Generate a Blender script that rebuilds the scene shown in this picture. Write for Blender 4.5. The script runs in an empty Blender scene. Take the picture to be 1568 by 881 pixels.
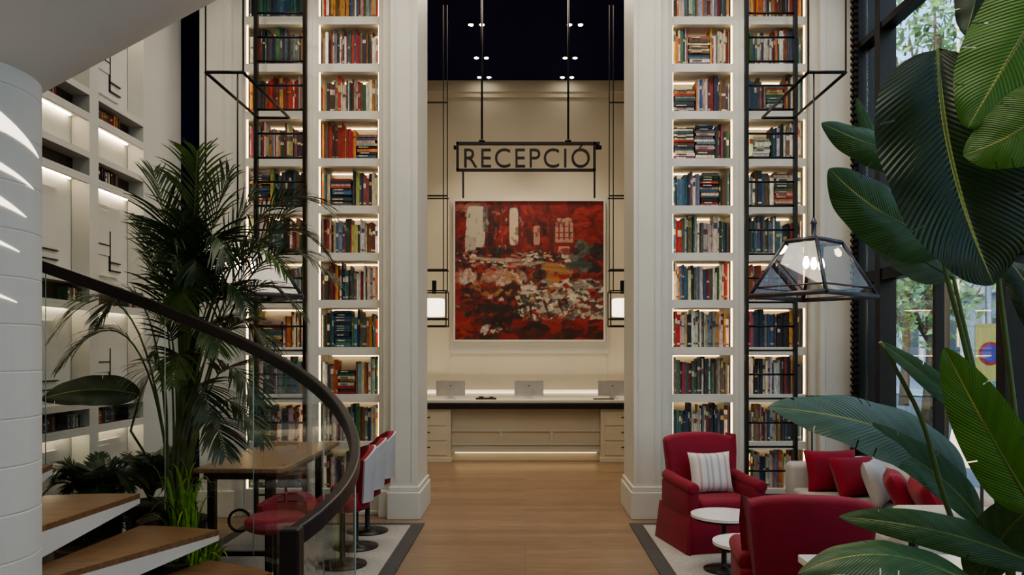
import bpy, math, random
import numpy as np
from mathutils import Vector, Matrix
random.seed(7)
R=random.Random(11)
F=1200.0; VX=805.0; VY=540.0; H=1.85
def at(u,v,d):   # image pixels back-projected at an estimated depth -> metres
    return Vector(((u-VX)*d/F, d, H+(VY-v)*d/F))

# ------------------------------------------------------------------ materials
def newmat(name):
    m=bpy.data.materials.new(name); m.use_nodes=True
    nt=m.node_tree; b=nt.nodes['Principled BSDF']
    return m,nt,b
def mat(name,col,rough=.5,metal=0,var=.06,scale=6,bump=0,bscale=60,emis=None,estr=0,sheen=0,spec=None):
    m,nt,b=newmat(name)
    b.inputs['Roughness'].default_value=rough
    b.inputs['Metallic'].default_value=metal
    if spec is not None: b.inputs['Specular IOR Level'].default_value=spec
    tc=nt.nodes.new('ShaderNodeTexCoord')
    n=nt.nodes.new('ShaderNodeTexNoise'); n.inputs['Scale'].default_value=scale; n.inputs['Detail'].default_value=4
    nt.links.new(tc.outputs['Object'],n.inputs['Vector'])
    r=nt.nodes.new('ShaderNodeValToRGB')
    c=Vector(col[:3])
    r.color_ramp.elements[0].color=(*(c*(1-var)),1); r.color_ramp.elements[1].color=(*[min(1,k*(1+var)) for k in c],1)
    r.color_ramp.elements[0].position=.3; r.color_ramp.elements[1].position=.7
    nt.links.new(n.outputs['Fac'],r.inputs['Fac']); nt.links.new(r.outputs['Color'],b.inputs['Base Color'])
    if bump:
        n2=nt.nodes.new('ShaderNodeTexNoise'); n2.inputs['Scale'].default_value=bscale
        nt.links.new(tc.outputs['Object'],n2.inputs['Vector'])
        bp=nt.nodes.new('ShaderNodeBump'); bp.inputs['Strength'].default_value=bump; bp.inputs['Distance'].default_value=.01
        nt.links.new(n2.outputs['Fac'],bp.inputs['Height']); nt.links.new(bp.outputs['Normal'],b.inputs['Normal'])
    if emis:
        b.inputs['Emission Color'].default_value=(*emis,1); b.inputs['Emission Strength'].default_value=estr
    if sheen:
        b.inputs['Sheen Weight'].default_value=sheen
    return m
def attrmat(name,rough=.6,bump=0,wear=0):
    m,nt,b=newmat(name); a=nt.nodes.new('ShaderNodeAttribute'); a.attribute_name='Col'
    col=a.outputs['Color']
    if wear:
        tc=nt.nodes.new('ShaderNodeTexCoord'); mp=nt.nodes.new('ShaderNodeMapping'); mp.inputs['Scale'].default_value=(60,60,14)
        nt.links.new(tc.outputs['Object'],mp.inputs[0])
        n=nt.nodes.new('ShaderNodeTexNoise'); n.inputs['Scale'].default_value=1.0; n.inputs['Detail'].default_value=3
        nt.links.new(mp.outputs[0],n.inputs['Vector'])
        mr=nt.nodes.new('ShaderNodeMapRange'); mr.inputs['From Min'].default_value=.35; mr.inputs['From Max'].default_value=.65; mr.inputs['To Min'].default_value=1-wear; mr.inputs['To Max'].default_value=1+wear
        nt.links.new(n.outputs['Fac'],mr.inputs['Value'])
        vm=nt.nodes.new('ShaderNodeVectorMath'); vm.operation='SCALE'; nt.links.new(col,vm.inputs[0]); nt.links.new(mr.outputs[0],vm.inputs['Scale']); col=vm.outputs[0]
    nt.links.new(col,b.inputs['Base Color']); b.inputs['Roughness'].default_value=rough
    if bump:
        n2=nt.nodes.new('ShaderNodeTexNoise'); n2.inputs['Scale'].default_value=25
        bp=nt.nodes.new('ShaderNodeBump'); bp.inputs['Strength'].default_value=bump
        nt.links.new(n2.outputs['Fac'],bp.inputs['Height']); nt.links.new(bp.outputs['Normal'],b.inputs['Normal'])
    return m
def glassmat(name,tint=(.95,.98,.97),gl=.06,mxv=.35):
    m=bpy.data.materials.new(name); m.use_nodes=True; nt=m.node_tree; nt.nodes.clear()
    o=nt.nodes.new('ShaderNodeOutputMaterial'); mx=nt.nodes.new('ShaderNodeMixShader')
    t=nt.nodes.new('ShaderNodeBsdfTransparent'); t.inputs['Color'].default_value=(*tint,1)
    g=nt.nodes.new('ShaderNodeBsdfGlossy'); g.inputs['Roughness'].default_value=.02
    lw=nt.nodes.new('ShaderNodeLayerWeight'); lw.inputs['Blend'].default_value=.2
    mp=nt.nodes.new('ShaderNodeMapRange'); mp.inputs['To Min'].default_value=gl*.6; mp.inputs['To Max'].default_value=mxv
    nt.links.new(lw.outputs['Fresnel'],mp.inputs['Value'])
    nt.links.new(mp.outputs['Result'],mx.inputs['Fac']); nt.links.new(t.outputs[0],mx.inputs[1]); nt.links.new(g.outputs[0],mx.inputs[2])
    nt.links.new(mx.outputs[0],o.inputs['Surface']); return m
def leafmat(name,c1,c2,rough=.35,trans=.2):
    m,nt,b=newmat(name); tc=nt.nodes.new('ShaderNodeTexCoord'); sp=nt.nodes.new('ShaderNodeSeparateXYZ')
    nt.links.new(tc.outputs['UV'],sp.inputs[0])
    def mth(op,a,bv=None,v=None):
        n=nt.nodes.new('ShaderNodeMath'); n.operation=op
        nt.links.new(a,n.inputs[0])
        if bv is not None: nt.links.new(bv,n.inputs[1])
        if v is not None: n.inputs[1].default_value=v
        return n.outputs[0]
    s=mth('ABSOLUTE',mth('SUBTRACT',sp.outputs['X'],v=.5))
    ph=mth('ADD',mth('MULTIPLY',sp.outputs['Y'],v=260),mth('MULTIPLY',s,v=-85))
    w=mth('SINE',ph)
    w2=mth('SINE',mth('MULTIPLY',ph,v=.23))
    f=mth('ADD',mth('MULTIPLY',w,v=.07),mth('MULTIPLY',w2,v=.10)); f=mth('ADD',f,v=.4)
    nz=nt.nodes.new('ShaderNodeTexNoise'); nz.inputs['Scale'].default_value=3; nt.links.new(tc.outputs['Object'],nz.inputs['Vector'])
    f=mth('ADD',f,mth('MULTIPLY',mth('SUBTRACT',nz.outputs['Fac'],v=.5),v=1.4))
    cl=nt.nodes.new('ShaderNodeClamp'); nt.links.new(f,cl.inputs[0])
    r=nt.nodes.new('ShaderNodeMixRGB'); r.inputs[1].default_value=(*c1,1); r.inputs[2].default_value=(*c2,1)
    nt.links.new(cl.outputs[0],r.inputs[0])
    mid=mth('LESS_THAN',s,v=.016)
    r2=nt.nodes.new('ShaderNodeMixRGB'); r2.inputs[2].default_value=(.36,.38,.09,1)
    nt.links.new(mid,r2.inputs[0]); nt.links.new(r.outputs[0],r2.inputs[1]); nt.links.new(r2.outputs[0],b.inputs['Base Color'])
    bp=nt.nodes.new('ShaderNodeBump'); bp.inputs['Strength'].default_value=.3; bp.inputs['Distance'].default_value=.003
    nt.links.new(w,bp.inputs['Height']); nt.links.new(bp.outputs['Normal'],b.inputs['Normal'])
    b.inputs['Roughness'].default_value=rough
    tr=nt.nodes.new('ShaderNodeBsdfTranslucent'); nt.links.new(r2.outputs[0],tr.inputs['Color'])
    mx=nt.nodes.new('ShaderNodeMixShader'); mx.inputs[0].default_value=trans
    out=nt.nodes['Material Output']
    nt.links.new(b.outputs[0],mx.inputs[1]); nt.links.new(tr.outputs[0],mx.inputs[2]); nt.links.new(mx.outputs[0],out.inputs['Surface'])
    return m
def woodmat(name,c1,c2,sx=1,rough=.4,plank=None):
    m,nt,b=newmat(name); tc=nt.nodes.new('ShaderNodeTexCoord')
    mp=nt.nodes.new('ShaderNodeMapping'); nt.links.new(tc.outputs['Object'],mp.inputs[0]); mp.inputs['Scale'].default_value=(1.2,14,14) if sx else (14,1.2,14)
    n=nt.nodes.new('ShaderNodeTexNoise'); n.inputs['Scale'].default_value=2.5; n.inputs['Detail'].default_value=6
    nt.links.new(mp.outputs[0],n.inputs['Vector'])
    r=nt.nodes.new('ShaderNodeValToRGB'); r.color_ramp.elements[0].color=(*c1,1); r.color_ramp.elements[1].color=(*c2,1)
    r.color_ramp.elements[0].position=.3; r.color_ramp.elements[1].position=.7
    nt.links.new(n.outputs['Fac'],r.inputs[0]); col=r.outputs[0]
    if plank:
        bk=nt.nodes.new('ShaderNodeTexBrick'); nt.links.new(tc.outputs['Object'],bk.inputs['Vector'])
        bk.inputs['Scale'].default_value=1; bk.inputs['Brick Width'].default_value=plank[0]; bk.inputs['Row Height'].default_value=plank[1]
        bk.inputs['Mortar Size'].default_value=.0022; bk.inputs['Color1'].default_value=(.82,.80,.78,1); bk.inputs['Color2'].default_value=(1.12,1.1,1.08,1); bk.inputs['Mortar'].default_value=(.45,.4,.36,1)
        mm=nt.nodes.new('ShaderNodeMixRGB'); mm.blend_type='MULTIPLY'; mm.inputs[0].default_value=1
        nt.links.new(col,mm.inputs[1]); nt.links.new(bk.outputs['Color'],mm.inputs[2]); col=mm.outputs[0]
    nt.links.new(col,b.inputs['Base Color']); b.inputs['Roughness'].default_value=rough
    return m
def emat(name,col,s):
    return mat(name,col,.5,emis=col,estr=s,var=0)

WHITE=mat('painted_joinery',(.62,.615,.565),.5,var=.03,scale=2)
WALLC=mat('cream_wall_paint',(.64,.59,.48),.6,var=.03,scale=1.5)
PLAST=mat('smooth_plaster',(.67,.65,.59),.7,var=.03,scale=2,bump=.05)
BLACK=mat('blackened_steel',(.014,.013,.014),.4,metal=.5)
IRON=mat('grey_patinated_steel',(.10,.10,.11),.38,metal=.7)
BLACKM=mat('black_lacquer',(.012,.010,.012),.35)
NICHE=mat('walnut_niche',(.05,.03,.02),.5)
NAVY=mat('navy_ceiling_paint',(.012,.012,.065),.9,spec=.1)
OAK=woodmat('oak_plank_floor',(.195,.127,.077),(.295,.205,.132),1,.3,(2.4,.16))
TREAD=woodmat('oak_tread',(.15,.08,.036),(.27,.15,.07),1,.35)
TABLEW=woodmat('oak_table',(.20,.13,.07),(.30,.20,.12),0,.35)
LED=emat('warm_led',(1,.72,.42),6)
LED2=emat('warm_led_soft',(1,.82,.60),18)
LED3=emat('warm_led_dim',(1,.75,.45),2.5)
LPATCH=emat('column_light_patch',(1,.90,.74),2.2)  # glow for the bright wedges of light on the column, not a fixture
BULB=emat('bulb_glow',(1,.80,.52),26)
SHADE=emat('glowing_shade',(1,.86,.66),2.6)
SPOTE=emat('downlight_lens',(1,.93,.82),40)
GLASS=glassmat('clear_glass')
LGLASS=glassmat('lantern_glass',(.90,.88,.84),.28,.6)
WGLASS=glassmat('window_glass',(.84,.92,.97),.10,.45)
RED=mat('crimson_upholstery',(.225,.003,.022),.75,var=.12,scale=5,bump=.25,bscale=260,sheen=.08)
RED2=mat('red_velvet_cushion',(.28,.004,.022),.8,var=.2,scale=8,bump=.2,bscale=200,sheen=.12)
CREAM=mat('linen_upholstery',(.52,.50,.47),.85,var=.06,bump=.3,bscale=300)
MARBLE=mat('white_marble_top',(.78,.76,.73),.2,var=.05,scale=5)
RUG=mat('wool_rug',(.42,.405,.37),.95,var=.14,scale=40,bump=.6,bscale=200)
RUGB=mat('rug_border',(.085,.08,.08),.95,var=.15,scale=50,bump=.5,bscale=200)
SILVER=mat('brushed_aluminium',(.62,.62,.63),.35,metal=.7)
BOOKM=attrmat('book_covers',.6,wear=.3)
PAINTM=attrmat('oil_paint',.5,.3)
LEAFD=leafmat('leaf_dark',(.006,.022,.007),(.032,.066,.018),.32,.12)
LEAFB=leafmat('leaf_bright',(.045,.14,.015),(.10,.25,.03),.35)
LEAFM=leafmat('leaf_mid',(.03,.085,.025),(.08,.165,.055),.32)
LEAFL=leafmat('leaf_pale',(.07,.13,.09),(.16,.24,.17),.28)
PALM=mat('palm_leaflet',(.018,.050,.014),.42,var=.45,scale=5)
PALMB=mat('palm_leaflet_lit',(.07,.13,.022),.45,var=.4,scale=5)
STEM=mat('plant_stem',(.10,.16,.04),.5,var=.2)
SOIL=mat('soil',(.03,.02,.014),.95,var=.4,scale=30)
POT=mat('dark_clay_pot',(.06,.055,.05),.6)

# ------------------------------------------------------------------ mesh builder
class MB:
    def __init__(s): s.v=[];s.f=[];s.m=[];s.mats=[];s.uv={};s.col={};s.sm=[]
    def mi(s,m):
        if m not in s.mats: s.mats.append(m)
        return s.mats.index(m)
    def face(s,idx,m,sm=False,uv=None,col=None):
        s.f.append(idx); s.m.append(s.mi(m)); s.sm.append(sm)
        if uv: s.uv[len(s.f)-1]=uv
        if col: s.col[len(s.f)-1]=col
    def hexa(s,c,m,col=None,M=None):
        b=len(s.v)
        for p in c: s.v.append((M@Vector(p)) if M else Vector(p))
        for q in ((0,3,2,1),(4,5,6,7),(0,1,5,4),(1,2,6,5),(2,3,7,6),(3,0,4,7)):
            s.face([b+i for i in q],m,col=col)
    def box(s,x0,x1,y0,y1,z0,z1,m,col=None,M=None):
        if x0>x1:x0,x1=x1,x0
        s.hexa([(x0,y0,z0),(x1,y0,z0),(x1,y1,z0),(x0,y1,z0),(x0,y0,z1),(x1,y0,z1),(x1,y1,z1),(x0,y1,z1)],m,col,M)
    def tube(s,pts,r,m,n=8,cap=True,rect=None):
        pts=[Vector(p) for p in pts]; N=len(pts); rings=[]
        rr=r if isinstance(r,(list,tuple)) else [r]*N
        prev=None
        for i,p in enumerate(pts):
            T=(pts[min(i+1,N-1)]-pts[max(i-1,0)]).normalized()
            if prev is None:
                a=Vector((0,0,1)) if abs(T.z)<.95 else Vector((1,0,0))
                A=T.cross(a).normalized()
            else: A=(prev-T*prev.dot(T)).normalized()
            prev=A; B=A.cross(T); ring=[]
            if rect:
                S=T.cross(Vector((0,0,1))).normalized(); U=S.cross(T)
                for (a1,b1) in ((-1,-1),(1,-1),(1,1),(-1,1)):
                    s.v.append(p+S*a1*rect[0]+U*b1*rect[1]); ring.append(len(s.v)-1)
            else:
                for k in range(n):
                    t=2*math.pi*k/n; s.v.append(p+(A*math.cos(t)+B*math.sin(t))*rr[i]); ring.append(len(s.v)-1)
            rings.append(ring)
        n2=len(rings[0])
        for i in range(N-1):
            for k in range(n2):
                s.face([rings[i][k],rings[i][(k+1)%n2],rings[i+1][(k+1)%n2],rings[i+1][k]],m,sm=not rect)
        if cap:
            s.face(rings[0][::-1],m); s.face(rings[-1],m)
    def lathe(s,c,prof,m,n=32,sm=True):
        rings=[]
        for (r,z) in prof:
            b=len(s.v)
            for k in range(n):
                t=2*math.pi*k/n; s.v.append(Vector((c[0]+r*math.cos(t),c[1]+r*math.sin(t),c[2]+z)))
            rings.append(b)
        for i in range(len(rings)-1):
            for k in range(n):
                s.face([rings[i]+k,rings[i]+(k+1)%n,rings[i+1]+(k+1)%n,rings[i+1]+k],m,sm=sm)
        s.face([rings[0]+k for k in range(n)][::-1],m); s.face([rings[-1]+k for k in range(n)],m)
    def pillow(s,M,w,h,t,m,n=12,colf=None):
        for sd in (-1,1):
            b=len(s.v)
            for i in range(n+1):
                for j in range(n+1):
                    u=-1+2*i/n; v=-1+2*j/n
                    th=((1-u**4)*(1-v**4))**.55
                    k=1-.08*(1-abs(u)**2)*abs(v)**3; k2=1-.08*(1-abs(v)**2)*abs(u)**3
                    s.v.append(M@Vector((u*w/2*k2,sd*t/2*th,v*h/2*k)))
            for i in range(n):
                for j in range(n):
                    q=[b+i*(n+1)+j,b+(i+1)*(n+1)+j,b+(i+1)*(n+1)+j+1,b+i*(n+1)+j+1]
                    s.face(q if sd<0 else q[::-1],m,sm=True,col=colf(i,j) if colf else None)
    def build(s,name,parent=None,bevel=0,seg=2,loc=None,rotz=0,smooth=False):
        me=bpy.data.meshes.new(name); me.from_pydata([tuple(v) for v in s.v],[],s.f)
        for m in s.mats: me.materials.append(m)
        for p,i,sm in zip(me.polygons,s.m,s.sm): p.material_index=i; p.use_smooth=sm or smooth
        if s.uv:
            ul=me.uv_layers.new(name='UVMap')
            for fi,uv in s.uv.items():
                for li,c in zip(me.polygons[fi].loop_indices,uv): ul.data[li].uv=c
        if s.col:
            ca=me.color_attributes.new('Col','FLOAT_COLOR','CORNER')
            for fi,c in s.col.items():
                for li in me.polygons[fi].loop_indices: ca.data[li].color=(*c,1)
        me.update()
        o=bpy.data.objects.new(name,me); bpy.context.scene.collection.objects.link(o)
        if bevel:
            bm=o.modifiers.new('bevel','BEVEL'); bm.width=bevel; bm.segments=seg; bm.limit_method='ANGLE'; bm.angle_limit=.9
            if seg>2:
                for p in me.polygons: p.use_smooth=True
        if parent: o.parent=parent
        if loc is not None: o.location=loc
        if rotz: o.rotation_euler=(0,0,rotz)
        return o
def empty(name,loc=(0,0,0),rotz=0):
    e=bpy.data.objects.new(name,None); e.location=loc; e.rotation_euler=(0,0,rotz); e.empty_display_size=.2
    bpy.context.scene.collection.objects.link(e); return e
def qbez(a,b,c,t): return a*(1-t)**2+b*2*t*(1-t)+c*t*t

CEIL=7.2
# ------------------------------------------------------------------ shell
m=MB(); m.box(-4.4,3.85,-3,15.7,-.12,0,OAK); m.build('floor')
m=MB(); m.box(-4.4,3.85,-3,15.8,CEIL,CEIL+.15,NAVY); m.build('ceiling')
m=MB(); m.box(-3.6,3.6,15.5,15.7,0,CEIL,WALLC); m.build('wall_reception_back')
m=MB(); m.box(-3.6,-3.45,9.56,15.5,0,CEIL,WALLC); m.build('wall_reception_left')
m=MB(); m.box(3.45,3.6,9.56,15.5,0,CEIL,WALLC); m.build('wall_reception_right')
m=MB(); m.box(-4.4,3.85,-3.15,-3,0,CEIL,WALLC); m.build('wall_rear')
m=MB(); m.box(-4.3,-4.12,-3,9.56,0,CEIL,WHITE); m.build('wall_left')
for sgn,nm in ((-1,'left'),(1,'right')):
    def bx(m,x0,x1,y0,y1,z0,z1,mt=WHITE): m.box(sgn*x0,sgn*x1,y0,y1,z0,z1,mt)
    m=MB()
    bx(m,1.2,1.50,8.70,9.56,0,CEIL); bx(m,1.50,1.60,8.80,9.56,0,CEIL); bx(m,1.60,1.655,8.88,9.56,0,CEIL)
    bx(m,1.25,1.265,8.69,8.70,.42,CEIL); bx(m,1.435,1.45,8.69,8.70,.42,CEIL)
    m.build('trim_portal_pier_'+nm)
    m=MB(); bx(m,1.66,3.66,9.42,9.56,0,CEIL); m.build('wall_bookcase_back_'+nm)
    m=MB(); bx(m,3.215,3.30,8.86,9.415,0,CEIL); bx(m,3.30,3.655,8.78,9.415,0,CEIL); bx(m,3.36,3.375,8.77,8.78,.4,CEIL); m.build('trim_outer_pilaster_'+nm)
    m=MB()
    bx(m,1.165,1.535,8.655,9.60,0,.30); bx(m,1.18,1.52,8.675,9.58,.30,.36)
    bx(m,1.535,1.65,8.76,8.9,0,.30); bx(m,1.66,3.21,8.90,8.93,0,.05)
    bx(m,3.27,3.69 if sgn<0 else 3.64,8.745,8.80,0,.30)
    m.build('baseboard_'+nm,bevel=.008)
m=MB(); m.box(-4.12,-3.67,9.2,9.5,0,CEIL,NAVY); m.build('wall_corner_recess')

m=MB()
m.box(-3.45,3.45,15.40,15.5,6.98,7.2,WALLC); m.box(-3.45,3.45,15.44,15.5,6.88,6.98,WALLC)
for x in (-2.3,-1.62,-.83,-.02,.83,1.72,2.4): m.box(x-.006,x+.006,15.49,15.5,5.0,6.88,WHITE)
m.box(-3.45,3.45,15.30,15.5,1.05,1.12,WHITE)
for x in (-2.3,-1.5,-.75,0,.75,1.6,2.4): m.box(x-.006,x+.006,15.49,15.5,1.12,1.75,WHITE)
m.box(-1.48,1.64,15.46,15.5,1.84,4.88,WHITE)
m.build('trim_reception_wall')

# ------------------------------------------------------------------ bookcases + books
PAL=[(.56,.52,.43),(.47,.43,.36),(.60,.57,.51),(.54,.50,.44),(.58,.54,.46),(.24,.02,.02),(.30,.03,.02),(.15,.013,.018),(.36,.12,.03),(.44,.22,.05),(.13,.06,.03),(.07,.035,.022),
     (.015,.015,.018),(.02,.02,.028),(.02,.02,.02),(.03,.055,.13),(.05,.11,.19),(.015,.03,.07),(.03,.11,.11),(.05,.13,.07),(.02,.06,.035),(.40,.33,.11),(.30,.27,.23),(.18,.21,.23),(.38,.36,.32),(.20,.05,.07),(.10,.09,.09),(.34,.32,.29),(.06,.06,.07),(.12,.15,.19),(.16,.10,.06),(.04,.09,.10),(.025,.035,.06)]
def fill_books(m,x0,x1,zf,y0,hmax,swap=None,pal=PAL):
    x=x0; theme=R.choice([None,None,None,pal[5:12],pal[15:21],pal[0:5]+pal[22:25],pal[26:33],pal[10:15]])
    def add(a,b,c,d,e,f,col):
        cc=tuple(min(1,k*R.uniform(.8,1.2)) for k in col)
        if swap: m.hexa([swap(p) for p in [(a,c,e),(b,c,e),(b,d,e),(a,d,e),(a,c,f),(b,c,f),(b,d,f),(a,d,f)]],BOOKM,col=cc)
        else: m.box(a,b,c,d,e,f,BOOKM,col=cc)
    while x<x1-.010:
        pl=theme if (theme and R.random()<.5) else pal
        if R.random()<.08 and x1-x>.24:
            w=min(R.uniform(.2,.27),x1-x); z=zf; target=hmax*R.uniform(.5,.88)
            while z<zf+target:
                t=R.uniform(.018,.042)
                ww=w*R.uniform(.85,1); col=R.choice(pl); o=R.uniform(0,w-ww)
                add(x+o,x+o+ww,y0+R.uniform(0,.03),y0+.2,z+.0005,z+t-.002,col)
                if R.random()<.5: add(x+o+.03,x+o+ww*.6,y0-.002,y0,z+t*.3,z+t*.65,(.5,.46,.36) if sum(col)<.7 else (.1,.05,.05))
                z+=t
            x+=w+.003
        else:
            col=R.choice(pl); hb=hmax*R.uniform(.72,.98)
            for k in range(R.choice([1,1,1,1,2,2,3,5])):
                t=R.uniform(.012,.034) if R.random()<.82 else R.uniform(.034,.052)
                h=min(hmax*.98,hb*R.uniform(.93,1.07))
                if x+t>x1:
                    t=x1-x
                    if t<.008: x=x1; break
                yy=y0+R.uniform(0,.035); c=col if R.random()<.45 else R.choice(pl)
                add(x,x+t-.0012,yy,y0+.2,zf+.0005,zf+h,c)
                q=R.random(); c2=R.choice([(.52,.47,.36),(.35,.28,.12),(.45,.43,.4)]) if sum(c)<.6 else R.choice([(.12,.06,.05),(.28,.04,.03),(.04,.07,.14)])
                if q<.5: zz=zf+h*R.uniform(.5,.74); add(x+.002,x+t-.0032,yy-.0015,yy,zz,zz+h*R.uniform(.04,.2),c2)
                if q<.3: zz=zf+h*.08; add(x+.002,x+t-.0032,yy-.0015,yy,zz,zz+h*.05,c2)
                x+=t
SH0=.245; SP=.54
for sgn,nm in ((-1,'l'),(1,'r')):
    e=empty('bookcase')
    m=MB(); led=MB(); bk=MB()
    cols=((1.662,2.38),(2.52,3.21))
    TOP=CEIL-.005
    a,b=sorted((sgn*2.38,sgn*2.52)); m.box(a,b,8.93,9.40,0,TOP,WHITE); m.box((a+b)/2-.02,(a+b)/2+.02,8.915,8.93,0,TOP,WHITE)
    for (c0,c1) in cols:
        a,b=sorted((sgn*c0,sgn*c1))
        m.box(a,b,9.38,9.41,0,TOP,WHITE)
        m.box(a,a+.015,8.94,9.38,0,TOP,WHITE); m.box(b-.015,b,8.94,9.38,0,TOP,WHITE)
        z=SH0
        m.box(a,b,8.95,9.38,0,SH0-.045,WHITE)
        while z<TOP-.3:
            m.box(a+.015,b-.015,8.95,9.38,z-.045,z+.045,WHITE)
            top=z+SP-.045
            for xx in (a+.0155,b-.0275): led.box(xx,xx+.012,8.975,8.99,z+.05,top-.005,LED)
            led.box(a+.08,b-.08,9.32,9.33,top-.016,top-.006,LED)
            fill_books(bk,a+.036,b-.036,z+.045,9.01,.445)
            z+=SP
    m.build('case',e); led.build('led_strips',e); bk.build('books',e)

# ------------------------------------------------------------------ left panelled wall
e=empty('wall_cabinet')
m=MB(); led=MB(); bk=MB(); art=MB()
XF=-3.95; XB=-4.115
bays=[(3.3,4.5),(4.62,5.9),(6.05,7.1),(7.25,8.1)]
for (a,b) in ((3.15,3.3),(4.5,4.62),(5.9,6.05),(7.1,7.25),(8.1,8.98)): m.box(XB,XF,a,b,0,CEIL,WHITE)
rows=[1.18,2.30,3.45,4.02,5.3,6.3]
for bi,(a,b) in enumerate(bays):
    m.box(XB,XF,a,b,0,.25,WHITE)
    for ri,z in enumerate(rows):
        m.box(XB,XF,a,b,z-.03,z,WHITE); m.box(XF-.03,XF,a,b,z-.07,z-.03,WHITE)
        m.box(XB,XF-.02,a+.01,b-.01,z,z+.004,NICHE)
        m.box(XB,XF,a,b,z+.16,z+.22,WHITE)
        m.box(XB,XB+.01,a,b,z,z+.16,NICHE)
        led.box(XB+.015,XB+.03,a+.06,b-.06,z-.042,z-.031,LED2)
        w=b-a
        fill_books(bk,a+.05,a+w*R.uniform(.35,.6),z+.004,.0,.145,swap=lambda p:(-3.99-p[1]*.5,p[0],p[2]))
        if R.random()<.5: fill_books(bk,a+w*.75,b-.04,z+.004,.0,.13,swap=lambda p:(-3.99-p[1]*.5,p[0],p[2]))
    zs=[(.3,1.08),(1.43,2.2),(2.55,3.36),(4.30,5.2),(5.55,6.2)]
    for i,(z0,z1) in enumerate(zs):
        w=b-a
        c0=a+w*.16; c1=a+w*.74
        hh=z1-z0
        m.box(XB,XB+.03,c0,c1,z0+.05*hh,z1-.10*hh,WHITE); m.box(XB+.03,XB+.04,c0+.06*w,c0+.34*w,z0+.3*hh,z1-.16*hh,WHITE)
        def bar(y0,y1,zz0,zz1): art.box(XB+.03,XB+.046,y0,y1,zz0,zz1,BLACKM)
        bar(c0+.004,c0+.012,z0+.06*hh,z1-.11*hh)
        bar(a+w*.22,a+w*.22+.012,z0+.42*hh,z1-.2*hh); bar(a+w*.22,a+w*.5,z0+.42*hh,z0+.42*hh+.010)
        bar(a+w*.5,a+w*.5+.012,z0+.12*hh,z0+.6*hh); bar(a+w*.5,c1,z0+.22*hh,z0+.22*hh+.012); bar(a+w*.5,c1,z0+.12*hh,z0+.12*hh+.012)
m.build('panelling',e,bevel=.006); led.build('led_strips',e); bk.build('books',e); art.build('inlay_bars',e)

# ------------------------------------------------------------------ ladders with lamp bracket + pendant lamps
def ladder(sgn):
    m=MB(); y=8.52
    for x in (2.40,2.93):
        m.box(sgn*x-.018,sgn*x+.018,y-.03,y+.03,.0,7.0,BLACK)
    z=.3
    while z<6.9:
        m.tube([(sgn*2.40,y,z),(sgn*2.93,y,z)],.012,BLACK,6); z+=.262
    for x in (2.40,2.93): m.box(sgn*x-.02,sgn*x+.02,y+.03,8.91,6.2,6.23,BLACK)
    m.build('library_ladder')
    f=MB(); zb=4.39; r=.015
    P=[(2.56,8.48),(2.56,7.1),(2.90,7.1),(2.90,8.48)]
    for i in range(4):
        a=P[i]; b=P[(i+1)%4]; f.tube([(sgn*a[0],a[1],zb),(sgn*b[0],b[1],zb)],r,BLACK,6)
    for p in ((2.56,7.1),(2.90,7.1)):
        f.tube([(sgn*p[0],p[1],zb),(sgn*p[0],p[1],CEIL-.01)],.007,BLACK,6)
    if sgn<0: f.tube([(-2.90,7.1,zb),(-2.90,7.1,2.9)],.008,BLACK,6)
    f.build('lamp_bracket')
    e=empty('pendant_lantern',(sgn*2.61,7.1,0),math.radians(40))
    L=MB(); zt,zb2=2.85,2.36; T=(.22,.15); B=(.45,.37)
    top=[(-T[0],-T[1],zt),(T[0],-T[1],zt),(T[0],T[1],zt),(-T[0],T[1],zt)]
    bot=[(-B[0],-B[1],zb2),(B[0],-B[1],zb2),(B[0],B[1],zb2),(-B[0],B[1],zb2)]
    low=[(p[0]*.93,p[1]*.92,zb2+.075) for p in bot]
    for i in range(4):
        j=(i+1)%4
        L.tube([top[i],top[j]],.022,IRON,4); L.tube([top[i],bot[i]],.017,IRON,6); L.tube([bot[i],bot[j]],.024,IRON,6)
        L.tube([low[i],low[j]],.008,IRON,6)
    L.box(-T[0],T[0],-T[1],T[1],zt,zt+.014,IRON)
    L.tube([(0,0,zt),(0,0,zb-.016)],.008,BLACK,8)
    L.lathe((0,0,zt),[(.03,0),(.03,.05),(.022,.06),(.022,.16),(.03,.17),(.012,.22)],IRON,12)
    L.tube([(-.17,0,zt-.02),(.17,0,zt-.02)],.01,BLACK,6)
    for x in (-.13,0,.13): L.lathe((x,0,zt-.14),[(.016,0),(.02,.04),(.02,.12)],BLACK,10)
    L.build('frame',e)
    g=MB()
    for i in range(4):
        b0=len(g.v)
        for p in (bot[i],bot[(i+1)%4],top[(i+1)%4],top[i]): g.v.append(Vector(p))
        g.face([b0,b0+1,b0+2,b0+3],LGLASS)
    g.build('glass_panes',e)
    bl=MB()
    for x in (-.13,0,.13): bl.lathe((x,0,zt-.25),[(.005,0),(.022,.015),(.03,.045),(.024,.08),(.014,.11)],BULB,14)
    bl.build('bulbs',e)
ladder(1); ladder(-1)

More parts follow.
